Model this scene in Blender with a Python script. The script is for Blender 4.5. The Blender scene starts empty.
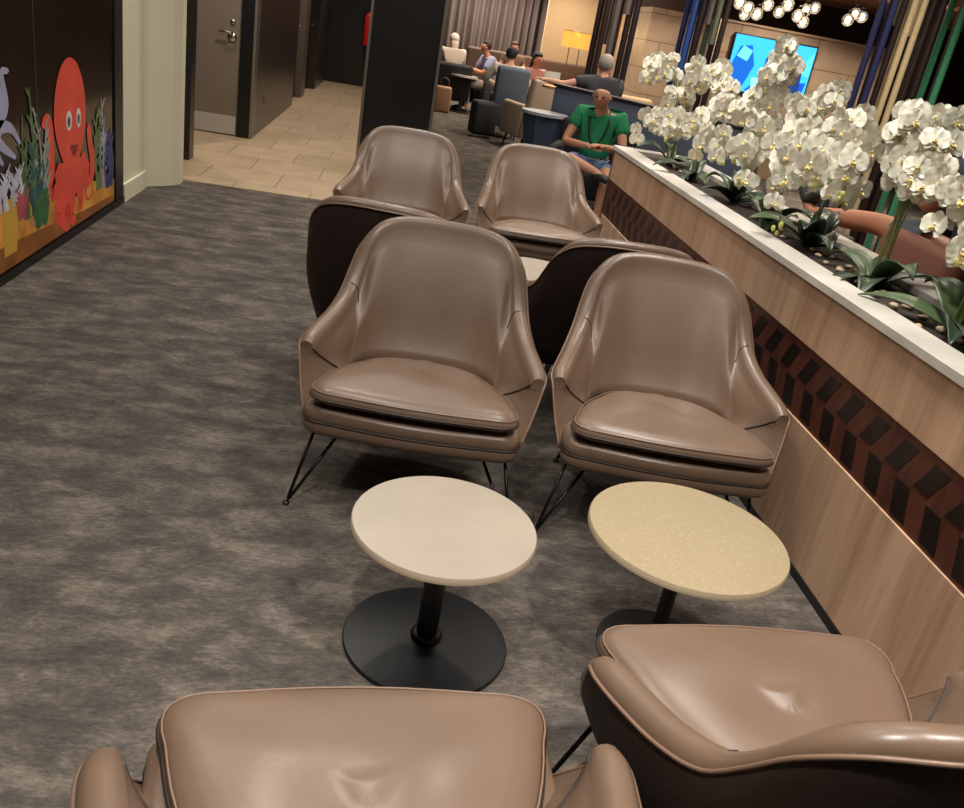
import bpy, bmesh, math, random
from mathutils import Vector, Matrix
random.seed(7)
PI = math.pi
sc = bpy.context.scene
col = sc.collection
def V(*a): return Vector(a)

# ------------------------------------------------------------ camera
F = 856.27
RX = V(0.98337777, -0.07859325, 0.16368038)
RD = V(0.11655213, -0.41799569, -0.90094129)
RF = V(0.1392256, 0.90504293, -0.40188746)
EYE = V(0, 0, 1.5)
def ray(x, y): return RX*((x-482)/F) + RD*((y-404)/F) + RF
def atY(x, y, Y): d = ray(x, y); return EYE + d*(Y/d.y)
def atX(x, y, X): d = ray(x, y); return EYE + d*(X/d.x)
def atZ(x, y, z): d = ray(x, y); return EYE + d*((z-1.5)/d.z)
cd = bpy.data.cameras.new('camera'); cam = bpy.data.objects.new('camera', cd); col.objects.link(cam)
m = Matrix(((RX.x, -RD.x, -RF.x, 0), (RX.y, -RD.y, -RF.y, 0), (RX.z, -RD.z, -RF.z, 0), (0, 0, 0, 1)))
cam.matrix_world = Matrix.Translation(EYE) @ m
cd.sensor_fit = 'HORIZONTAL'; cd.sensor_width = 36; cd.lens = F/964*36; cd.clip_start = 0.02
sc.camera = cam

# ------------------------------------------------------------ materials
def lin(c):
    return tuple((v/12.92 if v <= .04045 else ((v+.055)/1.055)**2.4) for v in [x/255 for x in c]) + (1,)
def mat(name, c, rough=.5, metal=0, spec=.5, emit=None, es=1, bump=0, bscale=50, vary=0, vscale=5, stretch=(1, 1, 1), alpha=None, coat=0, trans=0):
    m = bpy.data.materials.new(name); m.use_nodes = True
    nt = m.node_tree; b = nt.nodes['Principled BSDF']
    c4 = lin(c)
    b.inputs['Base Color'].default_value = c4
    b.inputs['Roughness'].default_value = rough
    b.inputs['Metallic'].default_value = metal
    b.inputs['Specular IOR Level'].default_value = spec
    b.inputs['Coat Weight'].default_value = coat
    b.inputs['Transmission Weight'].default_value = trans
    if emit:
        b.inputs['Emission Color'].default_value = lin(emit); b.inputs['Emission Strength'].default_value = es
    tc = nt.nodes.new('ShaderNodeTexCoord'); mp = nt.nodes.new('ShaderNodeMapping')
    mp.inputs['Scale'].default_value = stretch
    nt.links.new(tc.outputs['Object'], mp.inputs['Vector'])
    if vary:
        n = nt.nodes.new('ShaderNodeTexNoise'); n.inputs['Scale'].default_value = vscale; n.inputs['Detail'].default_value = 6
        nt.links.new(mp.outputs[0], n.inputs['Vector'])
        r = nt.nodes.new('ShaderNodeValToRGB')
        r.color_ramp.elements[0].position = .32; r.color_ramp.elements[1].position = .68
        r.color_ramp.elements[0].color = tuple(v*(1-vary) for v in c4[:3]) + (1,)
        r.color_ramp.elements[1].color = tuple(min(1, v*(1+vary)) for v in c4[:3]) + (1,)
        nt.links.new(n.outputs['Fac'], r.inputs['Fac']); nt.links.new(r.outputs[0], b.inputs['Base Color'])
    if bump:
        n2 = nt.nodes.new('ShaderNodeTexNoise'); n2.inputs['Scale'].default_value = bscale; n2.inputs['Detail'].default_value = 4
        nt.links.new(mp.outputs[0], n2.inputs['Vector'])
        bp = nt.nodes.new('ShaderNodeBump'); bp.inputs['Strength'].default_value = bump; bp.inputs['Distance'].default_value = .01
        nt.links.new(n2.outputs['Fac'], bp.inputs['Height']); nt.links.new(bp.outputs[0], b.inputs['Normal'])
    return m

def node(nt, t, **kw):
    n = nt.nodes.new(t)
    for k, v in kw.items():
        if k in n.inputs: n.inputs[k].default_value = v
        else: setattr(n, k, v)
    return n

LEATHER = mat('brown leather', (112, 91, 75), rough=.33, spec=.5, bump=.035, bscale=60, vary=.07, vscale=6)
PIPE = mat('tan leather edging', (122, 97, 81), rough=.42)
PIPED = mat('dark stitched edging', (44, 32, 27), rough=.5)
SHELL = mat('dark chocolate outer hide', (48, 35, 30), rough=.6, spec=.3, bump=.1, bscale=80)
BLACK = mat('black powder coat', (20, 20, 21), rough=.38, bump=.05, bscale=300)
BLACKM = mat('black metal rod', (16, 15, 15), rough=.3, metal=.4)
CHROME = mat('brushed steel', (190, 186, 178), rough=.28, metal=1)
TRIMM = mat('dull aluminium trim', (150, 143, 130), rough=.4, metal=.8)

def carpet():
    m = bpy.data.materials.new('mottled charcoal carpet'); m.use_nodes = True; nt = m.node_tree; b = nt.nodes['Principled BSDF']
    b.inputs['Roughness'].default_value = .95; b.inputs['Specular IOR Level'].default_value = .1
    tc = node(nt, 'ShaderNodeTexCoord')
    mp = node(nt, 'ShaderNodeMapping'); mp.inputs['Scale'].default_value = (1.0, 1.9, 1)
    nt.links.new(tc.outputs['Object'], mp.inputs['Vector'])
    n1 = node(nt, 'ShaderNodeTexNoise', Scale=4.6, Detail=12, Roughness=.74, Distortion=.3)
    n2 = node(nt, 'ShaderNodeTexNoise', Scale=42, Detail=5, Roughness=.75)
    mp2 = node(nt, 'ShaderNodeMapping'); mp2.inputs['Scale'].default_value = (1, 2.6, 1)
    nt.links.new(tc.outputs['Object'], mp2.inputs['Vector'])
    nt.links.new(mp.outputs[0], n1.inputs['Vector']); nt.links.new(mp2.outputs[0], n2.inputs['Vector'])
    a = node(nt, 'ShaderNodeMath', operation='MULTIPLY_ADD'); a.inputs[1].default_value = .5
    nt.links.new(n2.outputs['Fac'], a.inputs[0]); nt.links.new(n1.outputs['Fac'], a.inputs[2])
    r = node(nt, 'ShaderNodeValToRGB')
    e = r.color_ramp.elements
    e[0].position = .56; e[0].color = lin((60, 57, 54)); e[1].position = .98; e[1].color = lin((132, 122, 111))
    k = r.color_ramp.elements.new(.74); k.color = lin((84, 78, 73))
    nt.links.new(a.outputs[0], r.inputs['Fac']); nt.links.new(r.outputs[0], b.inputs['Base Color'])
    n3 = node(nt, 'ShaderNodeTexNoise', Scale=260, Detail=3)
    nt.links.new(tc.outputs['Object'], n3.inputs['Vector'])
    bp = node(nt, 'ShaderNodeBump', Strength=.5, Distance=.006)
    nt.links.new(n3.outputs['Fac'], bp.inputs['Height']); nt.links.new(bp.outputs[0], b.inputs['Normal'])
    return m
CARPET = carpet()

def tiles(name, c1, c2, mortar, w, h, axis='xy', rough=.35, msize=.006):
    m = bpy.data.materials.new(name); m.use_nodes = True; nt = m.node_tree; b = nt.nodes['Principled BSDF']
    b.inputs['Roughness'].default_value = rough
    tc = node(nt, 'ShaderNodeTexCoord'); mp = node(nt, 'ShaderNodeMapping')
    if axis == 'xz': mp.inputs['Rotation'].default_value = (PI/2, 0, 0)
    nt.links.new(tc.outputs['Object'], mp.inputs['Vector'])
    br = node(nt, 'ShaderNodeTexBrick'); br.inputs['Scale'].default_value = 1
    br.inputs['Color1'].default_value = lin(c1); br.inputs['Color2'].default_value = lin(c2); br.inputs['Mortar'].default_value = lin(mortar)
    br.inputs['Mortar Size'].default_value = msize; br.inputs['Brick Width'].default_value = w; br.inputs['Row Height'].default_value = h
    nt.links.new(mp.outputs[0], br.inputs['Vector'])
    n = node(nt, 'ShaderNodeTexNoise', Scale=5, Detail=6)
    nt.links.new(tc.outputs['Object'], n.inputs['Vector'])
    mx = node(nt, 'ShaderNodeMix', data_type='RGBA', blend_type='MULTIPLY'); mx.inputs[0].default_value = .5
    rr = node(nt, 'ShaderNodeValToRGB'); rr.color_ramp.elements[0].position = .3; rr.color_ramp.elements[1].position = .7
    rr.color_ramp.elements[0].color = (.6, .6, .6, 1)
    nt.links.new(n.outputs['Fac'], rr.inputs['Fac'])
    nt.links.new(br.outputs['Color'], mx.inputs[6]); nt.links.new(rr.outputs[0], mx.inputs[7])
    nt.links.new(mx.outputs[2], b.inputs['Base Color'])
    return m
TILE = tiles('beige stone floor tile', (196, 174, 146), (182, 160, 134), (140, 122, 102), .6, .6)
STONE = tiles('beige wall stone', (186, 160, 132), (178, 152, 126), (128, 104, 84), 1.2, .42, 'xz', .5, .008)

def woodgrain(name, dark, light, rough=.42, sc_=3.0, vert=True):
    m = bpy.data.materials.new(name); m.use_nodes = True; nt = m.node_tree; b = nt.nodes['Principled BSDF']
    b.inputs['Roughness'].default_value = rough
    tc = node(nt, 'ShaderNodeTexCoord'); mp = node(nt, 'ShaderNodeMapping')
    mp.inputs['Scale'].default_value = (1, 1, .07) if vert else (1, .07, 1)
    mp.inputs['Rotation'].default_value = (.12, 0, 0)
    nt.links.new(tc.outputs['Object'], mp.inputs['Vector'])
    n = node(nt, 'ShaderNodeTexNoise', Scale=sc_*4, Detail=8, Roughness=.6, Distortion=.6)
    n2 = node(nt, 'ShaderNodeTexNoise', Scale=sc_*30, Detail=3)
    nt.links.new(mp.outputs[0], n.inputs['Vector']); nt.links.new(mp.outputs[0], n2.inputs['Vector'])
    a = node(nt, 'ShaderNodeMath', operation='MULTIPLY_ADD'); a.inputs[1].default_value = .35
    nt.links.new(n2.outputs['Fac'], a.inputs[0]); nt.links.new(n.outputs['Fac'], a.inputs[2])
    r = node(nt, 'ShaderNodeValToRGB'); r.color_ramp.elements[0].position = .48; r.color_ramp.elements[1].position = .85
    r.color_ramp.elements[0].color = lin(dark); r.color_ramp.elements[1].color = lin(light)
    nt.links.new(a.outputs[0], r.inputs['Fac']); nt.links.new(r.outputs[0], b.inputs['Base Color'])
    return m
LWOOD = woodgrain('light oak veneer', (168, 132, 104), (208, 171, 140), sc_=1.7)
RWOOD = woodgrain('reddish brown inlay wood', (62, 32, 24), (100, 55, 40), .4, 5)
DWOOD = woodgrain('black brown inlay wood', (20, 13, 12), (38, 26, 23), .35, 5)
MARBLE = mat('white veined marble', (206, 201, 190), rough=.3, vary=.16, vscale=4)
TOP1 = mat('pale pink beige stone top', (158, 146, 132), rough=.32, vary=.06, vscale=7)
def speckle():
    m = mat('speckled cream stone top', (166, 149, 121), rough=.4)
    nt = m.node_tree; b = nt.nodes['Principled BSDF']
    tc = node(nt, 'ShaderNodeTexCoord'); v = node(nt, 'ShaderNodeTexVoronoi', Scale=75)
    nt.links.new(tc.outputs['Object'], v.inputs['Vector'])
    r = node(nt, 'ShaderNodeValToRGB'); r.color_ramp.elements[0].position = .1; r.color_ramp.elements[1].position = .3
    r.color_ramp.elements[0].color = lin((172, 157, 132)); r.color_ramp.elements[1].color = lin((154, 138, 110))
    nt.links.new(v.outputs['Distance'], r.inputs['Fac']); nt.links.new(r.outputs[0], b.inputs['Base Color'])
    return m
TOP2 = speckle()
TOPEDGE = mat('stone edge', (176, 158, 134), rough=.45)

CREAMW = mat('cream plaster', (222, 217, 190), rough=.7, vary=.02, vscale=2)
BASEW = mat('cream skirting paint', (228, 222, 198), rough=.5)
DARKP = mat('black panel', (34, 32, 32), rough=.32, vary=.15, vscale=1.5)
DARKP2 = mat('dark brown laminate panel', (64, 56, 51), rough=.3, vary=.1, vscale=1.2)
DOORM = mat('taupe grey door laminate', (118, 107, 97), rough=.45, vary=.04, vscale=3)
CEIL = mat('dark ceiling paint', (70, 64, 60), rough=.8)
WALLD = mat('dark brown wall', (66, 54, 48), rough=.7)
WALLC = mat('warm cream wall', (206, 178, 140), rough=.7)
GLASSD = mat('dark tinted glass', (48, 34, 28), rough=.12, spec=.6, vary=.35, vscale=1.3)
FRAMEB = mat('black window frame', (17, 16, 17), rough=.35)
SKIN = mat('skin', (205, 150, 122), rough=.5)
SKIN2 = mat('tanned skin', (186, 124, 96), rough=.5)
PETAL = mat('white orchid petal', (246, 240, 222), rough=.5, vary=.03, vscale=20)
PETAL.node_tree.nodes['Principled BSDF'].inputs['Subsurface Weight'].default_value = .15
LIP = mat('pale yellow orchid lip', (236, 214, 142), rough=.5)
LEAF = mat('dark glossy orchid leaf', (44, 60, 42), rough=.35, vary=.25, vscale=8)
LEAFU = mat('mid green orchid leaf', (70, 88, 56), rough=.4, vary=.2, vscale=8)
STEM = mat('green orchid stem', (108, 120, 62), rough=.5)
BUD = mat('yellow green orchid bud', (196, 196, 112), rough=.5)
PEB = mat('tan pebble', (190, 166, 136), rough=.6, vary=.2, vscale=12)
SOIL = mat('dark planter soil', (52, 42, 36), rough=.9, vary=.4, vscale=25, bump=.6, bscale=60)

# ------------------------------------------------------------ object helpers
def link(o, parent=None):
    col.objects.link(o)
    if parent: o.parent = parent
    return o
def obj(name, bm, m, parent=None, smooth=True, loc=None):
    me = bpy.data.meshes.new(name)
    bmesh.ops.recalc_face_normals(bm, faces=bm.faces)
    bm.to_mesh(me); bm.free()
    for mm in (m if isinstance(m, (list, tuple)) else [m]): me.materials.append(mm)
    if smooth:
        me.polygons.foreach_set('use_smooth', [True]*len(me.polygons))
        if smooth == 'auto': me.set_sharp_from_angle(angle=math.radians(38))
    o = bpy.data.objects.new(name, me); link(o, parent)
    if loc is not None: o.location = loc
    return o
def tag(o, label, cat, group=None, kind=None):
    o['label'] = label; o['category'] = cat
    if group: o['group'] = group
    if kind: o['kind'] = kind
    return o
def thing(name, label, cat, loc=(0, 0, 0), rz=0, group=None):
    o = bpy.data.objects.new(name, None); o.empty_display_size = .1; col.objects.link(o)
    o.location = loc; o.rotation_euler = (0, 0, rz)
    return tag(o, label, cat, group)
def struct(name, bm, m, parent=None, smooth=False):
    o = obj(name, bm, m, parent, smooth)
    if not parent: o['kind'] = 'structure'
    return o
def copy_tree(o, parent=None):
    c = o.copy(); col.objects.link(c); c.parent = parent
    for ch in list(o.children): copy_tree(ch, c)
    return c
def box(bm, x0, x1, y0, y1, z0, z1, bev=0, M=None, mi=0):
    vs = [bm.verts.new(p) for p in ((x0, y0, z0), (x1, y0, z0), (x1, y1, z0), (x0, y1, z0), (x0, y0, z1), (x1, y0, z1), (x1, y1, z1), (x0, y1, z1))]
    if M is not None:
        for v in vs: v.co = M @ v.co
    fs = [bm.faces.new([vs[i] for i in f]) for f in ((3, 2, 1, 0), (4, 5, 6, 7), (0, 1, 5, 4), (1, 2, 6, 5), (2, 3, 7, 6), (3, 0, 4, 7))]
    for f in fs: f.material_index = mi
    if bev:
        es = set(e for f in fs for e in f.edges)
        bmesh.ops.bevel(bm, geom=list(es), offset=bev, segments=3, profile=.5, affect='EDGES')
    return bm
def bx(*a, **k): return box(bmesh.new(), *a, **k)
def prism(bm, pts, z0, z1):
    a = [bm.verts.new((p[0], p[1], z0)) for p in pts]; b = [bm.verts.new((p[0], p[1], z1)) for p in pts]
    n = len(pts); bm.faces.new(a[::-1]); bm.faces.new(b)
    for i in range(n): bm.faces.new((a[i], a[(i+1) % n], b[(i+1) % n], b[i]))
    return bm
def tube(bm, pts, r, seg=8, closed=False, taper=None, mi=0):
    pts = [Vector(p) for p in pts]; n = len(pts); rings = []
    up = None
    for i, p in enumerate(pts):
        if closed: d = pts[(i+1) % n] - pts[i-1]
        else: d = pts[min(i+1, n-1)] - pts[max(i-1, 0)]
        if d.length < 1e-9: d = V(0, 0, 1)
        d.normalize()
        if up is None: up = d.orthogonal().normalized()
        up = (up - d*up.dot(d))
        if up.length < 1e-6: up = d.orthogonal()
        up.normalize(); s = d.cross(up)
        rr = r if taper is None else r*(1 + (taper-1)*i/max(1, n-1))
        rings.append([bm.verts.new(p + (up*math.cos(2*PI*j/seg) + s*math.sin(2*PI*j/seg))*rr) for j in range(seg)])
    for i in range(n if closed else n-1):
        a, b = rings[i], rings[(i+1) % n]
        for j in range(seg): bm.faces.new((a[j], a[(j+1) % seg], b[(j+1) % seg], b[j])).material_index = mi
    if not closed:
        bm.faces.new(rings[0][::-1]).material_index = mi; bm.faces.new(rings[-1]).material_index = mi
    return bm
def lathe(bm, prof, seg=48, c=(0, 0, 0), mi=None):
    rings = []
    for r, z in prof:
        if r < 1e-6: rings.append([bm.verts.new((c[0], c[1], c[2]+z))])
        else: rings.append([bm.verts.new((c[0]+r*math.cos(2*PI*j/seg), c[1]+r*math.sin(2*PI*j/seg), c[2]+z)) for j in range(seg)])
    for i in range(len(rings)-1):
        a, b = rings[i], rings[i+1]
        for j in range(seg):
            k = (j+1) % seg
            if len(a) == 1 and len(b) == 1: continue
            if len(a) == 1: f = bm.faces.new((a[0], b[j], b[k]))
            elif len(b) == 1: f = bm.faces.new((a[j], a[k], b[0]))
            else: f = bm.faces.new((a[j], a[k], b[k], b[j]))
            if mi: f.material_index = mi[i]
    return bm
def ball(bm, c, r, s=(1, 1, 1), seg=12):
    M = Matrix.Translation(c) @ Matrix.Diagonal((s[0], s[1], s[2], 1))
    bmesh.ops.create_uvsphere(bm, u_segments=seg, v_segments=max(6, seg//2+2), radius=r, matrix=M)
    return bm
def cr(keys, t):
    """catmull-rom through [(t, values...)]"""
    n = len(keys)
    for i in range(n-1):
        if t <= keys[i+1][0] or i == n-2: break
    a, b = keys[i], keys[i+1]; u = (t-a[0])/(b[0]-a[0])
    p0 = keys[i-1] if i > 0 else None; p3 = keys[i+2] if i+2 < n else None
    out = []
    for k in range(1, len(a)):
        m0 = ((b[k]-p0[k])/(b[0]-p0[0]) if p0 else (b[k]-a[k])/(b[0]-a[0]))*(b[0]-a[0])
        m1 = ((p3[k]-a[k])/(p3[0]-a[0]) if p3 else (b[k]-a[k])/(b[0]-a[0]))*(b[0]-a[0])
        out.append((2*u**3-3*u**2+1)*a[k] + (u**3-2*u**2+u)*m0 + (-2*u**3+3*u**2)*b[k] + (u**3-u**2)*m1)
    return out

# ------------------------------------------------------------ lounge chair (front = -Y)
#        t    Tx    Ty    Tz     OBx   OBy   OBz   IBx   IBy   IBz   h
KEYS = [(-.15, -.135, .345, .840, -.12, .25, .28, -.11, .06, .38, .027),
        (0, 0, .352, .847, 0, .255, .28, 0, .065, .38, .027),
        (.15, .140, .345, .842, .12, .25, .28, .12, .06, .38, .027),
        (.26, .221, .315, .818, .21, .225, .28, .19, .035, .38, .028),
        (.36, .264, .272, .762, .26, .18, .28, .22, .005, .38, .029),
        (.46, .283, .225, .685, .29, .12, .28, .235, -.025, .38, .030),
        (.56, .298, .165, .615, .305, .05, .28, .243, -.045, .38, .032),
        (.70, .322, .07, .568, .320, -.05, .285, .250, -.060, .39, .033),
        (.85, .350, -.04, .542, .333, -.16, .29, .256, -.070, .395, .033),
        (.95, .367, -.115, .525, .340, -.235, .30, .26, -.078, .40, .030),
        (1.0, .371, -.150, .508, .341, -.262, .31, .262, -.082, .40, .022)]
def station(t):
    s = 1 if t >= 0 else -1
    v = cr(KEYS, abs(t))
    T = V(v[0], v[1], v[2]); O = V(*v[3:6]); I = V(*v[6:9]); h = v[9]
    w = cr(KEYS, max(-.1, abs(t)-.07)); w2 = cr(KEYS, min(1, abs(t)+.07))
    d = V(w2[0]-w[0], w2[1]-w[1], 0).normalized(); n = V(-d.y, d.x, 0)
    if n.dot(V(v[0], v[1]+.12, 0)) < 0: n = -n
    if s < 0:
        for q in (T, O, I, n): q.x = -q.x
    return T, O, I, n, h
def outer_line(t, N=8):
    T, O, I, n, h = station(t); To = T + n*h - V(0, 0, h)
    return [O.lerp(To, k/N) + n*(.022*(1-abs(t)**3)+.004)*math.sin(PI*k/N) for k in range(N+1)]
def inner_line(t, N=8):
    T, O, I, n, h = station(t); Ti = T - n*h - V(0, 0, h)
    b = .02*(1-abs(t)**4)
    return [Ti.lerp(I, k/N) - n*b*math.sin(PI*min(1, k/N*1.25)) + n*.012*math.sin(PI*k/N) for k in range(N+1)]
def make_chair(label, leather):
    root = thing('lounge_chair', label, 'chair')
    bm = bmesh.new(); NS = 72; rings = []
    N = 8; A = 6
    for i in range(NS+1):
        t = -1 + 2*i/NS
        T, O, I, n, h = station(t)
        ol = outer_line(t); il = inner_line(t)
        arc = [T + n*h*math.cos(PI*k/A) + V(0, 0, h*math.sin(PI*k/A) - h) for k in range(1, A)]
        rings.append([bm.verts.new(p) for p in ol + arc + il])
    R = len(rings[0])
    for i in range(NS):
        a, b = rings[i], rings[i+1]
        for j in range(R):
            f = bm.faces.new((a[j], a[(j+1) % R], b[(j+1) % R], b[j]))
            if j < N or j == R-1: f.material_index = 1
    for i in (0, NS):   # front faces of the arms, between outer and inner edges
        t = -1 if i == 0 else 1
        pts = [v.co.copy() for v in rings[i]]
        new = [bm.verts.new(p) for p in pts]
        for k in range((R-1)//2):
            q = [new[k], new[k+1], new[R-2-k], new[R-1-k]]
            q = list(dict.fromkeys(q))
            if len(q) > 2: bm.faces.new(q)
    sh = obj('shell', bm, [leather, SHELL], root)
    # edging
    bm = bmesh.new(); pts = []
    for i in range(NS+1):
        t = -1 + 2*i/NS; T, O, I, n, h = station(t)
        pts.append(T + n*(h+.001) - V(0, 0, h))
    l0 = outer_line(-1); l1 = outer_line(1)
    pts = [p for p in l0[:-1]] + pts + [p for p in l1[:-1]][::-1]
    tube(bm, pts, .004, 6)
    obj('piping', bm, PIPE, sh)
    for s in (-1, 1):
        bm = bmesh.new(); il = inner_line(s)
        tube(bm, [p + V(0, -.001, .001) for p in il], .0028, 6)
        obj('seam', bm, PIPED, sh)
    for s in (-1, 1):   # short stitched seam where the back meets the arm
        bm = bmesh.new(); T, O, I, n, h = station(s*.55)
        pts = [T - n*h*math.sin(a) + V(0, 0, h*math.cos(a) - h + .001) for a in (0, .5, 1.0, 1.57)] + inner_line(s*.55)[0:2]
        tube(bm, pts, .0016, 5); obj('seam', bm, PIPED, sh)
    # seat base
    def outline(fw, bw, y0, y1, r, n=8, bow=.02):
        c = [(-fw, y0), (fw, y0), (bw, y1), (-bw, y1)]; out = []
        for i in range(4):
            p = Vector(c[i]); a = (Vector(c[i-1])-p).normalized(); b = (Vector(c[(i+1) % 4])-p).normalized()
            for k in range(n+1):
                u = k/n
                p0 = p + a*r; p1 = p; p2 = p + b*r
                out.append((1-u)**2*p0 + 2*u*(1-u)*p1 + u*u*p2)
            q0 = p + b*r; nx = Vector(c[(i+1) % 4]); q1 = nx - b*r
            for k in range(1, 6):
                out.append(q0.lerp(q1, k/6) + V(b.y, -b.x)*bow*math.sin(PI*k/6))
        return out
    def pillow(name, o, zs, m, parent, dome=.0, sag=0):
        bm = bmesh.new(); n = len(o); c = sum((Vector(p) for p in o), Vector((0, 0)))/n
        prev = None; first = None
        for ins, z in zs:
            ring = []
            for p in o:
                d = (p-c); L = d.length; q = c + d*max(0, (L-ins)/L)
                ring.append(bm.verts.new((q.x, q.y, z)))
            if prev:
                for j in range(n): bm.faces.new((prev[j], prev[(j+1) % n], ring[(j+1) % n], ring[j]))
            else: first = ring
            prev = ring
        zt = zs[-1][1]; ins0 = zs[-1][0]
        for k in range(1, 9):
            u = k/9; ring = []
            for p in o:
                d = (p-c); L = d.length; q = c + d*((L-ins0)/L)*(1-u)
                zz = zt + dome*math.sin(u*PI/2)
                zz += sag*(.010*math.sin(q.x*17+.6)*math.sin(q.y*15) - .006*math.exp(-((q.x-.07)**2+(q.y+.1)**2)/.008) - .006*math.exp(-((q.x+.1)**2+(q.y+.02)**2)/.01))*u
                ring.append(bm.verts.new((q.x, q.y, zz)))
            for j in range(n): bm.faces.new((prev[j], prev[(j+1) % n], ring[(j+1) % n], ring[j]))
            prev = ring
        v = bm.verts.new((c.x, c.y, zt+dome))
        for j in range(n): bm.faces.new((prev[j], prev[(j+1) % n], v))
        bm.faces.new(first[::-1])
        return obj(name, bm, m, parent)
    ob = outline(.352, .245, -.338, .235, .09)
    base = pillow('seat_base', ob, [(.05, .270), (.022, .274), (.006, .284), (0, .298), (0, .320), (.004, .324), (0, .328), (.002, .352), (.012, .366), (.03, .371)], LEATHER, root, .004)
    bm = bmesh.new(); tube(bm, [V(p.x, p.y-.0, .324) for p in ob], .0032, 6, True); obj('piping', bm, PIPED, base)
    oc = outline(.356, .165, -.350, .10, .125, bow=.014)
    cu = pillow('seat_cushion', oc, [(.045, .382), (.022, .386), (.008, .394), (0, .404), (.004, .416), (.012, .427), (.026, .436), (.045, .442)], leather, root, .020, 1)
    for v in cu.data.vertices: v.co.z -= .075*max(0, v.co.y+.20) if v.co.y > -.20 else 0
    sl = lambda y: .075*max(0, y+.20)
    bm = bmesh.new(); tube(bm, [V(p.x, p.y, .404-sl(p.y)) for p in oc], .0038, 6, True); obj('piping', bm, PIPED, cu)
    bm = bmesh.new(); tube(bm, [V(p.x*.982, p.y*.982, .425-sl(p.y)) for p in oc], .0022, 6, True); obj('piping', bm, PIPE, cu)
    # hairpin legs
    for sx in (-1, 1):
        for sy in (-1, 1):
            bm = bmesh.new()
            foot = V(sx*(.27 if sy > 0 else .365), .26 if sy > 0 else -.30, .006)
            a = V(sx*(.21 if sy > 0 else .30), .19 if sy > 0 else -.24, .274); b = V(sx*(.17 if sy > 0 else .21), .10 if sy > 0 else -.20, .274)
            e1 = (a-foot).normalized(); e2 = (b-foot).normalized()
            tube(bm, [a, foot+e1*.02, foot+(e1+e2)*.004, foot+e2*.02, b], .0055, 8)
            lg = obj('leg', bm, BLACKM, root)
            bm = bmesh.new(); lathe(bm, [(0, 0), (.011, 0), (.011, .008), (0, .01)], 10, (foot.x, foot.y, 0)); obj('foot_pad', bm, BLACK, lg)
    bm = bmesh.new(); box(bm, -.27, .27, -.22, .20, .256, .270, .003); obj('mounting_plate', bm, BLACK, root)
    return root
chairA = make_chair('brown leather lounge chair behind the pinkish round table, facing the camera', LEATHER)
chairs = [
    (chairA, .195, 2.67, math.radians(-6), None),
    (None, 1.012, 2.625, math.radians(-7), 'brown leather lounge chair behind the speckled round table, right beside the oak planter'),
    (None, .08, 3.52, PI-math.radians(13), 'brown lounge chair seen only as dark outer back, directly behind the front left chair'),
    (None, .965, 3.48, PI-math.radians(1), 'brown lounge chair seen as dark outer back, between the planter and the row facing us'),
    (None, .105, 5.12, math.radians(-3), 'far brown lounge chair in front of the black pillar'),
    (None, .937, 5.28, math.radians(1), 'far brown lounge chair beside the far end of the planter'),
]
def place(c, x, y, rz, label):
    if label: c['label'] = label
    c.location = (x, y, 0); c.rotation_euler = (0, 0, rz); c['group'] = 'brown leather lounge chairs'
for c, x, y, rz, lb in chairs:
    place(c or copy_tree(chairA), x, y, rz, lb)
chairG = make_chair('nearest brown leather lounge chair seen from above, seat towards the tables, bottom left', LEATHER)
place(chairG, .088, .80, PI+math.radians(5), None)
place(copy_tree(chairG), .862, 1.058, PI+math.radians(3), 'near brown lounge chair turned away with dark outer back, bottom right corner by the planter')

# ------------------------------------------------------------ tables
def make_table(label, x, y, z, r, rb, mtop, rp=.028):
    t = thing('side_table', label, 'table', (x, y, 0), 0, 'small round stone-topped pedestal tables')
    obj('tabletop', lathe(bmesh.new(), [(0, z-.02), (r-.004, z-.02), (r, z-.017), (r, z-.004), (r-.003, z), (0, z)], 96, mi=[1, 1, 1, 0, 0]), [mtop, TOPEDGE], t, 'auto')
    obj('base_plate', lathe(bmesh.new(), [(0, 0), (rb, 0), (rb, .006), (rb-.003, .011), (rb-.02, .013), (.05, .020), (0, .02)], 80), BLACK, t, 'auto')
    obj('collar', lathe(bmesh.new(), [(rp+.013, .018), (rp+.014, .026), (rp+.008, .033), (rp, .034)], 40), BLACK, t)
    obj('column', lathe(bmesh.new(), [(rp, .018), (rp, z-.03), (rp+.0, z-.022)], 32), BLACK, t)
    obj('mounting_disc', lathe(bmesh.new(), [(0, z-.026), (.09, z-.026), (.09, z-.0205), (0, z-.0205)], 32), BLACK, t, 'auto')
    return t
make_table('pinkish beige round table on wide black disc base, front left of the pair', .24, 1.80, .37, .232, .218, TOP1)
make_table('speckled cream round table with slim black column, next to the planter', .882, 1.845, .385, .264, .16, TOP2, .02)
make_table('cream round table half hidden between the back to back chairs and far right chair', .83, 4.36, .37, .24, .2, TOP1)

# ------------------------------------------------------------ room shell
struct('floor', bx(-6, 14, -3, 24, -.1, 0), CARPET)
struct('floor', bx(-3.2, -.02, 6.99, 18.4, 0, .006), TILE)
struct('ceiling', bx(-6, 14, -3, 24, 3.0, 3.1), CEIL)
struct('wall_back', bx(-6, 14, 22.2, 22.4, 0, 3), WALLD)
struct('wall_right', bx(11.5, 11.7, -3, 22.2, 0, 3), WALLD)
struct('wall_front', bx(-6, 14, -3, -2.9, 0, 3), WALLD)
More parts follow.
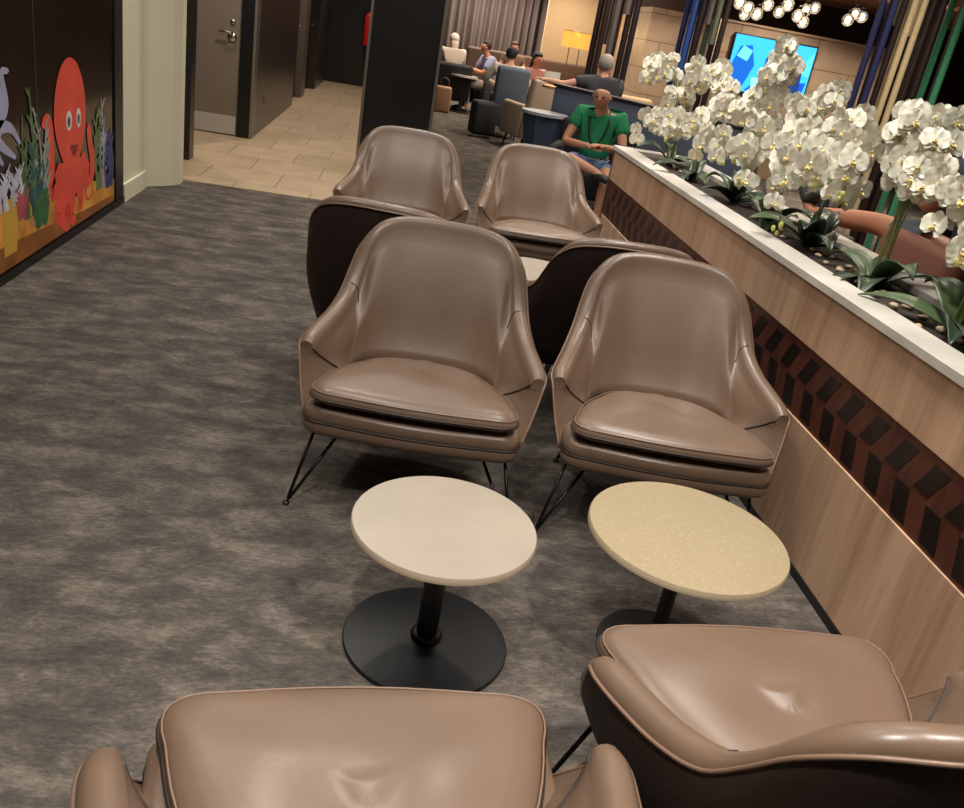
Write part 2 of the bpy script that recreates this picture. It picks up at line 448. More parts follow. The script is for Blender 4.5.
# left glazed wall
struct('wall_left', bx(-2.2, -1.86, -2.9, 6.0, 0, 3), WALLD)
w = struct('window_1', bx(-1.80, -1.752, -2.8, 5.85, .05, 2.95), GLASSD)
bm = bx(-1.84, -1.735, -2.8, 6.02, 0, .04); box(bm, -1.84, -1.742, 5.855, 6.02, .04, 3)
struct('window_frame', bm, FRAMEB, w)
bm = bx(-1.7515, -1.7495, 4.628, 4.634, .11, 2.95); struct('pane_joint', bm, mat('clear silicone joint', (92, 78, 68), rough=.3), w)
# cream wall end with chamfered corner
pts = [(-2.6, 6.02), (-1.75, 6.02), (-1.75, 6.55), (-1.735, 6.60), (-1.60, 6.74), (-1.562, 6.82), (-1.562, 6.93), (-1.6, 7.0), (-2.6, 7.0)]
struct('wall_cream', prism(bmesh.new(), pts, 0, 3), CREAMW)
struct('baseboard_left', prism(bmesh.new(), [(-1.752, 6.02), (-1.735, 6.02), (-1.735, 6.55), (-1.752, 6.56)], 0, .12), BASEW)
# corridor
struct('wall_jamb', bx(-2.9, -1.71, 7.8, 7.96, 0, 3), DARKP)
struct('wall_recess', bx(-3.2, -3.0, 7.0, 9.5, 0, 3), DARKP2)
struct('wall_corridor_front', bx(-3.2, -2.45, 9.46, 9.6, 0, 3), DARKP)
d = struct('door_1', bx(-2.45, -1.60, 9.45, 9.5, .012, 2.5), DOORM)
struct('door_kickplate', bx(-2.42, -1.615, 9.440, 9.451, .02, .20), mat('satin steel plate', (200, 196, 190), rough=.45, metal=.5), d)
bm = bmesh.new(); lathe(bm, [(0, 0), (.045, 0), (.045, .01), (0, .012)], 24)
for v in bm.verts: v.co = V(-1.685+v.co.x, 9.449-v.co.z, .96+v.co.y)
tube(bm, [(-1.685, 9.45, 1.0), (-1.685, 9.39, 1.0), (-1.70, 9.385, 1.0), (-1.80, 9.385, 1.0)], .011, 10)
h = bm; struct('door_handle', h, CHROME, d, True)
bm = bmesh.new(); lathe(bm, [(0, 0), (.024, 0), (.024, .012), (0, .014)], 20)
for v in bm.verts: v.co = V(-1.685+v.co.x, 9.449-v.co.z, 1.10+v.co.y)
struct('door_lock', bm, CHROME, d, True)
struct('door_frame', bx(-1.60, -1.47, 9.42, 9.6, 0, 3), FRAMEB, d)
struct('trim_1', bx(-1.47, -1.445, 9.40, 9.60, 0, 3), TRIMM)
struct('wall_corridor_left', bx(-1.62, -1.45, 9.6, 12.9, 0, 3), DARKP2)
d2 = struct('door_2', bx(-1.60, -1.55, 12.9, 14.0, .01, 2.5), DARKP)
struct('door_handle', tube(bmesh.new(), [(-1.55, 13.7, 1.02), (-1.50, 13.7, 1.02), (-1.49, 13.68, 1.02), (-1.49, 13.56, 1.02)], .012, 8), CHROME, d2, True)
struct('wall_corridor_mid', bx(-1.62, -1.45, 14.0, 14.5, 0, 3), mat('taupe laminate strip', (100, 88, 78), rough=.4))
d3 = struct('door_3', bx(-1.60, -1.53, 14.5, 15.6, .01, 2.5), DARKP)
struct('door_handle', tube(bmesh.new(), [(-1.53, 15.2, 1.02), (-1.48, 15.2, 1.02), (-1.47, 15.18, 1.02), (-1.47, 15.06, 1.02)], .012, 8), CHROME, d3, True)
struct('wall_corridor_rear', bx(-1.62, -1.40, 15.6, 17.6, 0, 3), DARKP2)
struct('wall_corridor_end', bx(-1.62, .0, 17.6, 17.8, 0, 3), DARKP)
struct('wall_corridor_right', bx(-.2, 0, 8.7, 18, 0, 3), DARKP)
o = tag(obj('power_outlet', bx(-1.45, -1.44, 10.18, 10.26, .30, .38, .003), mat('grey plastic', (120, 112, 104)), None), 'small grey outlet low on the dark corridor wall', 'outlet')
# fire extinguisher
e = atY(368.5, 22, 17.2)
t = thing('fire_extinguisher', 'red fire extinguisher hanging at the corridor end, half behind the black pillar', 'fire extinguisher', (e.x+.01, 17.45, 0))
REDM = mat('red enamel', (196, 34, 30), rough=.3)
obj('cylinder', lathe(bmesh.new(), [(0, e.z-.42), (.085, e.z-.42), (.09, e.z-.40), (.09, e.z+.08), (.06, e.z+.14), (.025, e.z+.17), (0, e.z+.17)], 24), REDM, t)
obj('valve', lathe(bmesh.new(), [(0, e.z+.17), (.02, e.z+.17), (.02, e.z+.24), (0, e.z+.24)], 12), BLACK, t)
obj('hose', tube(bmesh.new(), [(0, 0, e.z+.22), (-.08, -.02, e.z+.2), (-.11, -.02, e.z+.05), (-.10, 0, e.z-.25)], .012, 8), BLACK, t)
obj('bracket', bx(-.05, .05, .06, .15, e.z-.1, e.z-.05), CHROME, t)
# pillar
pl = atY(354, 186, 8.0); pr = atY(422, 187, 8.0)
struct('pillar', bx(pl.x, pr.x, 8.0, 8.7, 0, 3), DARKP)
struct('trim_2', bx(pl.x-.012, pl.x+.012, 7.985, 8.02, 0, 3), TRIMM)
struct('trim_3', bx(pr.x-.012, pr.x+.012, 7.985, 8.02, 0, 3), TRIMM)

# ------------------------------------------------------------ window decal (flat print on the glass)
XW = -1.7485
class Strip(list): pass
def add_flat(bm, pts, x):
    vs = [bm.verts.new((x, p[0], p[1])) for p in pts]
    if isinstance(pts, Strip):      # ribbon: quads from side to side, so folds never make coincident faces
        n = (len(vs)-1)//2
        for k in range(n-1): bm.faces.new((vs[k], vs[k+1], vs[-2-k], vs[-1-k]))
        bm.faces.new((vs[n-1], vs[n], vs[n+1]))
    else:
        bmesh.ops.triangulate(bm, faces=[bm.faces.new(vs)])
def flat(pts, x=XW):
    bm = bmesh.new(); add_flat(bm, pts, x); return bm
def flats(plist, x=XW):
    bm = bmesh.new()
    for q, pts in enumerate(plist): add_flat(bm, pts, x+q*.00005)
    return bm
def ribbon(pts, w0, w1, n=14):
    pts = [Vector(p) for p in pts]; k = [(i,)+tuple(p) for i, p in enumerate(pts)]
    S = [Vector(cr(k, (len(pts)-1)*i/n)) for i in range(n+1)]
    L = []; R = []
    for i, p in enumerate(S):
        d = (S[min(i+1, n)]-S[max(i-1, 0)]).normalized(); q = Vector((-d.y, d.x)); w = w0+(w1-w0)*i/n
        L.append(p+q*w); R.append(p-q*w)
    e = S[-1]; d = (S[-1]-S[-2]).normalized()
    return Strip(L + [e+d*w1] + R[::-1])
def ell(c, a, b, n=28): return [(c[0]+a*math.cos(2*PI*i/n), c[1]+b*math.sin(2*PI*i/n)) for i in range(n)]
def dm(n, c, vary=0, vs=8): return mat(n, c, rough=.45, vary=vary, vscale=vs)
oc = thing('octopus_sticker', 'printed red octopus with googly eyes on the dark window', 'sticker', (0, 0, 0))
ORED = dm('octopus red print', (238, 84, 64), .12, 5)
head = []
for i in range(40):
    a = 2*PI*i/40; c, s = math.cos(a), math.sin(a)
    wd = .245*(1 if s > 0 else 1-.28*(-s)**1.2)
    head.append((5.085+wd*c, .66+(.31 if s > 0 else .30)*s))
obj('head', flat(head, XW+.001), ORED, oc, False)
tn = [[(4.93, .40), (4.80, .30), (4.78, .42), (4.79, .60), (4.76, .68), (4.70, .67)], [(5.25, .40), (5.38, .29), (5.43, .38), (5.39, .48), (5.37, .57)],
      [(4.95, .42), (4.90, .28), (4.84, .17), (4.90, .12)], [(5.02, .40), (4.97, .25), (4.93, .12), (5.0, .07)], [(5.09, .40), (5.08, .24), (5.05, .12), (5.10, .09)],
      [(5.15, .40), (5.18, .28), (5.22, .18), (5.18, .14)], [(5.22, .42), (5.30, .30), (5.33, .20), (5.40, .19)]]
for q, p in enumerate(tn): obj('tentacle', flat(ribbon(p, .062, .03), XW+.0004+q*.00008), ORED, oc, False)
obj('skirt', flat([(4.88, .44), (5.28, .42), (5.34, .28), (5.22, .22), (5.10, .24), (4.98, .20), (4.84, .26)], XW+.0003), ORED, oc, False)
WHT = dm('white print', (235, 235, 230)); PINKP = dm('dark red print', (150, 30, 34))
for c, a in ((5.055, .055), (5.205, .045)):
    ey = obj('eye', flat(ell((c, .645), a*.8, .052), XW+.002), WHT, oc, False)
    obj('pupil', flat(ell((c-.003, .640), a*.42, .028), XW+.003), dm('grey print', (90, 84, 96)), ey, False)
obj('mouth', flat([(5.06, .515), (5.19, .50), (5.17, .47), (5.125, .44), (5.08, .47)], XW+.002), PINKP, oc, False)
se = thing('seabed_sticker', 'printed sandy seabed strip with fish tank plants along the bottom of the dark window', 'sticker', (0, 0, 0))
top = [(3.2, .42), (3.7, .40), (4.0, .36), (4.2, .37), (4.45, .34), (4.6, .30), (4.85, .33), (5.1, .35), (5.35, .27), (5.6, .21), (5.84, .19)]
obj('sand', flat([(5.84, .05), (3.2, .05)] + top, XW), dm('ochre sand print', (226, 156, 66), .35, 6), se, False)
obj('sandbank', flat([(5.84, .05), (3.2, .05), (3.2, .16), (4.2, .17), (4.6, .15), (5.2, .11), (5.84, .09)], XW+.0004), dm('brown sand print', (150, 92, 40), .3, 8), se, False)
random.seed(3)
def weed(name, y, z0, z1, c, n, spread, wd, label=None):
    L = []
    for i in range(n):
        yy = y + random.uniform(-spread, spread); zz = z0+(z1-z0)*random.uniform(.55, 1)
        a = random.uniform(-.05, .05)
        L.append(ribbon([(yy, z0), (yy+a, (z0+zz)/2), (yy-a*.6, zz)], wd, wd*.35, 10))
        for q in range(7):
            zq = z0+(zz-z0)*random.uniform(.15, .95); s = random.choice((-1, 1))
            L.append(ribbon([(yy, zq), (yy+s*.05, zq+.05)], wd*.6, wd*.25, 4))
    return obj(name, flats(L, XW+.0006+random.random()*.0003), dm(name+' print', c, .3, 12), se, False)
weed('seaweed', 4.48, .24, .86, (92, 120, 74), 5, .09, .020)
weed('seaweed', 4.66, .30, .80, (158, 168, 156), 4, .07, .018)
weed('seaweed', 4.62, .24, .60, (44, 88, 96), 5, .10, .026)
weed('seaweed', 5.66, .18, .82, (168, 168, 188), 3, .05, .018)
weed('seaweed', 5.50, .18, .68, (104, 126, 82), 4, .10, .020)
weed('seaweed', 5.74, .16, .52, (52, 62, 120), 4, .06, .022)
weed('coral', 4.28, .33, .52, (206, 206, 222), 7, .16, .017)
weed('coral', 4.40, .26, .40, (188, 84, 96), 6, .07, .018)
weed('coral', 4.60, .17, .38, (58, 112, 66), 7, .10, .032)
weed('coral', 3.7, .30, .60, (90, 130, 150), 7, .16, .02)
for q, (y, z, a, c) in enumerate(((4.52, .22, .045, (202, 132, 96)), (4.66, .30, .04, (214, 160, 80)), (5.62, .24, .05, (196, 138, 90)), (5.0, .16, .05, (220, 60, 50)), (5.35, .20, .04, (226, 170, 70)))):
    obj('pebble', flat(ell((y, z), a, a*.8), XW+.0012), dm('pebble print', c), se, False)
obj('pot', flats([[(4.16, .115), (4.30, .115), (4.34, .30), (4.30, .38), (4.22, .38), (4.16, .30)]], XW+.0012), dm('yellow pot print', (216, 170, 60)), se, False)
sq = thing('squid_sticker', 'printed pale lilac squid at the left edge of the dark window', 'sticker', (0, 0, 0))
SQ = dm('lilac print', (176, 176, 206), .1)
obj('body', flat(ell((4.12, .80), .13, .16), XW), SQ, sq, False)
for p in ([(4.15, .72), (4.27, .80), (4.24, .94), (4.31, .95)], [(4.14, .72), (4.30, .70), (4.40, .62)], [(4.10, .70), (4.22, .62), (4.34, .56)], [(4.05, .70), (4.14, .60), (4.20, .55)]):
    obj('tentacle', flat(ribbon(p, .035, .012), XW+.0005), SQ, sq, False)

# ------------------------------------------------------------ planter
PX = 1.488; PB = 2.03; PY0 = -1.2; PY1 = 5.88
pt = thing('planter', 'long oak veneer planter with chevron inlay band and white marble rim', 'planter', (0, 0, 0))
obj('body', bx(PX+.02, PB-.01, PY0, PY1-.01, .03, .84), mat('planter core', (30, 26, 24)), pt, False)
obj('lower_panel', bx(PX, PX+.02, PY0, PY1-.02, .03, .438, .002), LWOOD, pt, False)
obj('upper_panel', bx(PX, PX+.02, PY0, PY1-.02, .678, .872, .002), LWOOD, pt, False)
obj('end_panel', bx(PX+.02, PB-.01, PY1-.01, PY1, .03, .872), LWOOD, pt, False)
obj('rear_panel', bx(PB-.01, PB, PY0, PY1-.02, .03, .872), LWOOD, pt, False)
obj('plinth', bx(PX-.004, PB-.04, PY0, PY1-.05, 0, .03), BLACK, pt, False)
obj('corner_trim', bx(PX-.004, PX+.012, PY1-.02, PY1+.002, 0, .872), CHROME, pt, False)
bm = bx(PX+.006, PX+.02, PY0, PY1-.02, .438, .678, mi=0)
per = .152; k = -22
while k < 40:
    y0 = 1.85 + per*k; k += 1
    for (za, zb, dy, sh) in ((.562, .652, 0, -.052), (.452, .548, .088, .030)):
        q = [(y0+dy-.036-sh/2, za), (y0+dy+.036-sh/2, za), (y0+dy+.036+sh/2, zb), (y0+dy-.036+sh/2, zb)]
        if min(a[0] for a in q) < PY0+.01 or max(a[0] for a in q) > PY1-.03: continue
        a = [bm.verts.new((PX+.0045, p[0], p[1])) for p in q]; b = [bm.verts.new((PX+.0065, p[0], p[1])) for p in q]
        for f in ((a[0], a[1], a[2], a[3]), (a[0], b[0], b[1], a[1]), (a[1], b[1], b[2], a[2]), (a[2], b[2], b[3], a[3]), (a[3], b[3], b[0], a[0])):
            bm.faces.new(f).material_index = 1
obj('inlay_band', bm, [RWOOD, DWOOD], pt, False)
rim = bmesh.new()
box(rim, PX-.012, 1.60, PY0, PY1+.01, .872, .90, .002); box(rim, 1.90, PB+.012, PY0, PY1+.01, .872, .90, .002); box(rim, 1.60, 1.90, PY1-.13, PY1+.01, .872, .90)
obj('marble_rim', rim, MARBLE, pt, False)
obj('soil', bx(1.60, 1.90, PY0, PY1-.13, .84, .875), SOIL, pt, False)['kind'] = 'stuff'

# pebbles
random.seed(11)
pebm = []
for i in range(5):
    bm = bmesh.new(); bmesh.ops.create_icosphere(bm, subdivisions=2, radius=1)
    for v in bm.verts:
        v.co = V(v.co.x*(1+.2*math.sin(v.co.y*3+i)), v.co.y*.75, v.co.z*.5*(1+.15*math.sin(v.co.x*4+i)))
    me = bpy.data.meshes.new('pebble'); bm.to_mesh(me); bm.free(); me.materials.append(PEB)
    me.polygons.foreach_set('use_smooth', [True]*len(me.polygons)); pebm.append(me)
spots = []
for i in range(400):
    if len(spots) >= 46: break
    y = random.choice((random.uniform(2.05, 3.0), random.uniform(2.05, 3.0), random.uniform(3.0, 5.6))); x = random.uniform(1.63, 1.87)
    if all((x-a)**2+(y-b)**2 > .037**2 for a, b, _ in spots): spots.append((x, y, random.uniform(.014, .021)))
for x, y, r in spots:
    o = bpy.data.objects.new('pebble', random.choice(pebm)); col.objects.link(o)
    o.location = (x, y, .875+r*.45); o.scale = (r, r, r); o.rotation_euler = (0, 0, random.uniform(0, 6))
    tag(o, 'tan pebble on the soil inside the long planter under the orchids', 'pebble', 'pebbles in the planter')

# ------------------------------------------------------------ orchids
def petal_grid(bm, ang, L, W, cup, mi=0, z0=0, pinch=.25, n=8, mcount=4):
    ca, sa = math.cos(ang), math.sin(ang); rows = []
    for i in range(n+1):
        u = i/n; w = W*max(.14, math.sqrt(max(0, 1-((u-.55)/.46)**2)))
        row = []
        for j in range(mcount+1):
            s = (j/mcount*2-1); x = L*u; y = w*s
            z = z0 + cup*u*u + .10*W*s*s - .15*W*abs(s)*u + .004*math.sin(u*9+s*5+ang)
            row.append(bm.verts.new((ca*x-sa*y, sa*x+ca*y, z)))
        rows.append(row)
    for i in range(n):
        for j in range(mcount):
            bm.faces.new((rows[i][j], rows[i][j+1], rows[i+1][j+1], rows[i+1][j])).material_index = mi
def flower_mesh(k, size):
    bm = bmesh.new(); rnd = random.Random(k)
    c = rnd.uniform(-.004, .010)
    for a in (90, 215, 325): petal_grid(bm, math.radians(a+rnd.uniform(-6, 6)), size*.5, size*.19, c-.004, 0, -.003)
    for a in (12, 168): petal_grid(bm, math.radians(a+rnd.uniform(-6, 6)), size*.52, size*.33, c, 0, .001)
    # lip: small cupped tongue and column
    petal_grid(bm, math.radians(270), size*.24, size*.10, .012, 1, .006, n=4)
    ball(bm, (0, size*.01, .006), size*.06, (1, 1, 1.3), 6)
    petal_grid(bm, math.radians(245), size*.15, size*.06, .022, 1, .004, n=3, mcount=2)
    petal_grid(bm, math.radians(295), size*.15, size*.06, .022, 1, .004, n=3, mcount=2)
    me = bpy.data.meshes.new('flower'); bm.to_mesh(me); bm.free()
    me.materials.append(PETAL); me.materials.append(LIP)
    me.polygons.foreach_set('use_smooth', [True]*len(me.polygons))
    return me
FM = [flower_mesh(k, s) for k, s in enumerate((.084, .09, .096, .082, .1))]
bm = bmesh.new(); ball(bm, (0, 0, 0), .011, (1, 1, 1.35), 8); BM_ = bpy.data.meshes.new('bud'); bm.to_mesh(BM_); bm.free(); BM_.materials.append(BUD)
BM_.polygons.foreach_set('use_smooth', [True]*len(BM_.polygons))
def leaf(bm, base, az, L, W, rise, droop, roll=0):
    ca, sa = math.cos(az), math.sin(az); rows = []; n = 12
    for i in range(n+1):
        u = i/n; r = L*u; z = rise*math.sin(u*PI*.55) - droop*u*u
        w = W*math.sin(PI*(.10+.88*u)**.85)
        row = []
        for s in (-1, -.5, 0, .5, 1):
            p = V(ca*r - sa*w*s, sa*r + ca*w*s, z + abs(s)*w*.38 + s*roll*w)
            row.append((base+p, base+p-V(0, 0, .0035)))
        rows.append([(bm.verts.new(a), bm.verts.new(b)) for a, b in row])
    for i in range(n):
        for j in range(4):
            bm.faces.new((rows[i][j][0], rows[i][j+1][0], rows[i+1][j+1][0], rows[i+1][j][0]))
            bm.faces.new((rows[i+1][j][1], rows[i+1][j+1][1], rows[i][j+1][1], rows[i][j][1]))
        for j in (0, 4):
            bm.faces.new((rows[i][j][0], rows[i+1][j][0], rows[i+1][j][1], rows[i][j][1]))
    for i in (0, n):
        for j in range(4): bm.faces.new((rows[i][j][0], rows[i][j+1][0], rows[i][j+1][1], rows[i][j][1]))
def orchid(label, base, stems, nleaf, seed, lsize=.24):
    """stems: (tip point, arch height, flowers, buds)"""
    rnd = random.Random(seed)
    base = Vector(base)
    root = thing('orchid_plant', label, 'orchid', base, 0, 'white orchids in the planter')
    for i in range(nleaf):
        az = 2*PI*i/nleaf*1.0 + rnd.uniform(-.35, .35)
        if abs(math.cos(az)) > .75: az += .7
        bm = bmesh.new(); leaf(bm, V(0, 0, .0), az, lsize*rnd.uniform(.8, 1.15), lsize*rnd.uniform(.15, .20), rnd.uniform(.05, .17), rnd.uniform(.03, .10), rnd.uniform(-.3, .3))
        obj('leaf', bm, LEAF if rnd.random() < .6 else LEAFU, root)
    for tip, arch, nf, nb in stems:
        tip = Vector(tip) - base
        top = V(tip.x*.55, tip.y*.55, max(tip.z, .2)+arch)
        P = [V(rnd.uniform(-.02, .02), rnd.uniform(-.02, .02), 0), V(tip.x*.12, tip.y*.12, top.z*.55), V(tip.x*.35, tip.y*.35, top.z*.93), V(tip.x*.65, tip.y*.65, top.z), tip]
        key = [(i,)+tuple(p) for i, p in enumerate(P)]
        S = [Vector(cr(key, 4*i/24)) for i in range(25)]
        st = obj('stem', tube(bmesh.new(), S, .0042, 6, taper=.5), STEM, root)
        nf = int(nf*1.45)
        for i in range(nf):
            u = .34 + .62*(i+.5)/nf; p = Vector(cr(key, 4*u))
            side = 1 if i % 2 else -1
            f = bpy.data.objects.new('flower', rnd.choice(FM)); link(f, root)
            # flowers face outwards, mostly to the aisle (-x) and to the front (-y)
            d = V(-.35+rnd.uniform(-.6, .45), -.75+rnd.uniform(-.55, .5), rnd.uniform(-.25, .35)).normalized()
            off = V(rnd.uniform(-.05, .05)+side*.02, rnd.uniform(-.05, .05)+side*.035, rnd.uniform(-.07, .05)) + d*.02
            q = d.to_track_quat('Z', 'Y')
            f.rotation_mode = 'QUATERNION'; f.rotation_quaternion = q
            f.location = p+off
            s = rnd.uniform(.9, 1.25); f.scale = (s, s, s)
            bm = st.data
        for i in range(nb):
            u = .97+.03*i/max(1, nb); p = S[-1] + V(rnd.uniform(-.02, .02), rnd.uniform(-.03, .03), -.018*i)
            b = bpy.data.objects.new('bud', BM_); link(b, root); b.location = p; s = 1-.12*i; b.scale = (s, s, s)
    return root
SZ = .876
def X(px, py, x=1.75): return atX(px, py, x)
orchid('white orchid at the far end of the planter, low cluster hanging over the corner', (1.75, 5.45, SZ),
       [(V(1.56, 5.75, .97), .04, 9, 2), (V(1.58, 5.85, 1.38), .06, 12, 3), (X(700, 82), .05, 12, 2), (X(668, 140, 1.62), .10, 9, 1)], 5, 1)
orchid('white orchid with sprays in front of the blue pole screen, second from far end', (1.74, 4.95, SZ),
       [(X(715, 75), .04, 10, 2), (X(692, 130, 1.65), .08, 9, 1), (X(728, 160, 1.6), .06, 8, 2), (X(755, 115), .05, 9, 1)], 5, 2)
orchid('white orchid whose tallest spray stands before the blue television', (1.76, 4.30, SZ),
       [(X(800, 62, 1.8), .0, 12, 1), (X(760, 120, 1.68), .06, 10, 1), (X(738, 180, 1.58), .10, 10, 2), (X(785, 150, 1.7), .05, 9, 1), (X(770, 90, 1.72), .03, 9, 1)], 6, 3)
orchid('densest white orchid in the middle of the planter, with buds hanging low over the marble', (1.75, 3.80, SZ),
       [(X(835, 108, 1.8), .02, 11, 1), (X(800, 150, 1.66), .06, 11, 1), (X(778, 225, 1.56), .16, 12, 3), (X(825, 165, 1.7), .06, 10, 1), (X(810, 115, 1.75), .03, 10, 1)], 6, 4)
orchid('white orchid beside the cream poles with a spray bending right', (1.76, 3.40, SZ),
       [(X(850, 130, 1.78), .02, 11, 1), (X(845, 195, 1.68), .08, 10, 2), (X(815, 185, 1.62), .07, 10, 1), (X(862, 160, 1.75), .03, 8, 2)], 7, 5, .27)
orchid('white orchid with large blooms in front of the green poles', (1.77, 2.86, SZ),
       [(X(902, 128, 1.78), .02, 9, 2), (X(935, 120, 1.8), .0, 9, 1), (X(900, 165, 1.70), .03, 9, 1), (X(950, 195, 1.7), .03, 7, 1), (X(940, 160, 1.74), .03, 8, 1)], 7, 6, .27)
orchid('nearest white orchid at the right edge with pale tan pebbles round its leaves', (1.77, 2.36, SZ),
       [(X(960, 262, 1.62), .09, 8, 1), (X(945, 215, 1.7), .05, 7, 1), (X(962, 185, 1.74), .04, 9, 1), (X(1010, 190, 1.74), .04, 9, 1)], 7, 7, .28)

# ------------------------------------------------------------ people
def skinmesh(name, chains, m, parent, root_first=True, sub=2):
    """chains: list of lists of (point, (rx, ry)); equal points are shared"""
    bm = bmesh.new(); lay = bm.verts.layers.skin.verify(); d = {}
    for ch in chains:
        prev = None
        for p, r in ch:
            k = tuple(round(c, 4) for c in p)
            if k not in d:
                v = bm.verts.new(p); v[lay].radius = r if isinstance(r, tuple) else (r, r); d[k] = v
                if len(d) == 1: v[lay].use_root = True
            v = d[k]
            if prev is not None and prev is not v and not any(e.other_vert(prev) is v for e in prev.link_edges): bm.edges.new((prev, v))
            prev = v
    me = bpy.data.meshes.new(name); bm.to_mesh(me); bm.free(); me.materials.append(m)
    o = bpy.data.objects.new(name, me); link(o, parent)
    s = o.modifiers.new('skin', 'SKIN'); s.use_smooth_shade = True
    u = o.modifiers.new('sub', 'SUBSURF'); u.levels = sub; u.render_levels = sub
    return o
def person(label, loc, rz, shirt, trousers, hair, skin=SKIN, J=None, sleeve=.55, legs_bare=False, long_hair=False, shoes=(40, 38, 36), bald=False):
    """seated figure facing local -Y; J overrides joints"""
    D = dict(pel=(0, 0, .50), sp=(0, .03, .68), ch=(0, .04, .88), nk=(0, .02, 1.01), hd=(0, -.01, 1.10),
             shl=(-.19, .04, .94), ell=(-.25, -.06, .70), wrl=(-.14, -.28, .66), shr=(.19, .04, .94), elr=(.25, -.06, .70), wrr=(.14, -.28, .66),
             hpl=(-.10, -.02, .48), knl=(-.14, -.46, .50), anl=(-.14, -.42, .09), hpr=(.10, -.02, .48), knr=(.14, -.46, .50), anr=(.14, -.42, .09))
    if J: D.update(J)
    D = {k: Vector(v) for k, v in D.items()}
    root = thing('person', label, 'person', loc, rz)
    hd = D['hd']; fw = V(0, -1, 0)
    if 'face' in D: fw = D['face'].normalized()
    sd = fw.cross(V(0, 0, 1)).normalized()
    chains = [[(D['pel'], (.14, .10)), (D['sp'], (.13, .09)), (D['ch'], (.125, .09)), (D['nk'], .05), (hd-V(0, 0, .035)-fw*.005, (.058, .066)), (hd+V(0, 0, .03), (.072, .084)), (hd+V(0, 0, .085)-fw*.01, (.062, .072))]]
    nb = hd + V(0, 0, .03)
    chains.append([(nb, (.072, .084)), (nb+fw*.080-V(0, 0, .004), .010), (nb+fw*.094-V(0, 0, .020), .010)])
    for s in (-1, 1): chains.append([(nb, (.072, .084)), (nb+sd*s*.078-V(0, 0, .01), (.012, .02)), (nb+sd*s*.088, (.010, .02))])
    for a in 'lr':
        sh, el, wr = D['sh'+a], D['el'+a], D['wr'+a]
        chains.append([(D['ch'], (.125, .09)), (sh, .054), (sh.lerp(el, .5), .048), (el, .040), (el.lerp(wr, .3), .040), (wr, .026)])
        d = (wr-el).normalized(); q = d.cross(V(0, 0, 1)); q = q.normalized() if q.length > .1 else V(1, 0, 0)
        ins = -1 if a == 'l' else 1
        palm = wr + d*.055; chains.append([(wr, .026), (palm, (.036, .018))])
        for k in range(4):
            b = palm + d*.03 + q*(k-1.5)*.020; L = (.068, .078, .072, .056)[k]
            chains.append([(palm, (.036, .018)), (b, .0095), (b+d*L*.5-V(0, 0, .008), .0085), (b+d*L*.85-V(0, 0, .026), .0075)])
        chains.append([(wr+d*.02, .024) if False else (wr, .026), (wr+d*.03+q*ins*-.032, .012), (wr+d*.075+q*ins*-.048-V(0, 0, .01), .009)])
        hp, kn, an = D['hp'+a], D['kn'+a], D['an'+a]
        toe = D.get('to'+a, an + V(0, -.15, -.045))
        chains.append([(D['pel'], (.14, .10)), (hp, .085), (hp.lerp(kn, .5), .075), (kn, .056), (kn.lerp(an, .35), .055), (an, .036), (an.lerp(toe, .5)-V(0, 0, .01), .034), (toe, .028)])
    b = skinmesh('body', chains, skin, root)
    # eyes
    for s in (-1, 1):
        ey = ball(bmesh.new(), nb+fw*.076+sd*s*.03+V(0, 0, .008), .010, seg=8); obj('eye', ey, mat('dark eye', (40, 30, 28), rough=.2), b)
    mo = ball(bmesh.new(), nb+fw*.074-V(0, 0, .055), .018, (1, .5, .3), 8); obj('mouth', mo, mat('lips', (170, 96, 84)), b)
    # shirt
    SM = mat('shirt fabric', shirt, rough=.85, bump=.3, bscale=30)
    c = [[(D['pel']+V(0, 0, .02), (.165, .13)), (D['sp'], (.16, .12)), (D['ch'], (.185, .135)), (D['ch'].lerp(D['nk'], .62), (.115, .10)), (D['ch'].lerp(D['nk'], .95), (.062, .062))]]
    for a in 'lr':
        sh, el, wr = D['sh'+a], D['el'+a], D['wr'+a]
        ch = [(D['ch'], (.185, .135)), (sh, .088), (sh.lerp(el, min(1, sleeve)), .066)]
        if sleeve > 1: ch[-1] = (el, .06); ch.append((el.lerp(wr, .9), .042))
        c.append(ch)
    skinmesh('shirt', c, SM, root)
    TM = mat('trouser fabric', trousers, rough=.85, bump=.2, bscale=40)
    c = [[(D['pel'], (.155, .13)), (D['pel']+V(0, 0, .06), (.15, .12))]]
    for a in 'lr':
        hp, kn, an = D['hp'+a], D['kn'+a], D['an'+a]
        ch = [(D['pel'], (.155, .13)), (hp, .105), (hp.lerp(kn, .5), .095), (hp.lerp(kn, .86), .082)]
        if not legs_bare: ch += [(kn, .076), (kn.lerp(an, .4), .07), (kn.lerp(an, .92), .055)]
        c.append(ch)
    skinmesh('trousers', c, TM, root)
    for a in 'lr':
        an = D['an'+a]; toe = D.get('to'+a, an + V(0, -.15, -.045)); hl = an - (toe-an).normalized()*.04; hl.z = toe.z
        skinmesh('shoe', [[(hl, (.040, .038)), (an.lerp(toe, .5)-V(0, 0, .012), (.044, .042)), (toe+(toe-an).normalized()*.03, (.040, .032))]], mat('shoe', shoes, rough=.5), root)
    if bald: return root
    # hair
    HM = mat('hair', hair, rough=.7, bump=.6, bscale=80)
    bm = bmesh.new(); ball(bm, nb+V(0, 0, .026)-fw*.018, .098, (.90, .98, .98), 20)
    bmesh.ops.delete(bm, geom=[v for v in bm.verts if (v.co-nb).dot(fw) > .035 and v.co.z < nb.z+.055 or v.co.z < nb.z-.05], context='VERTS')
    obj('hair', bm, HM, root)
    if long_hair:
        skinmesh('hair', [[(nb+V(0, 0, .04)-fw*.05, (.08, .06)), (nb-fw*.085-V(0, 0, .08), (.075, .04)), (nb-fw*.08-V(0, 0, .2), (.06, .03))]], HM, root)
    return root

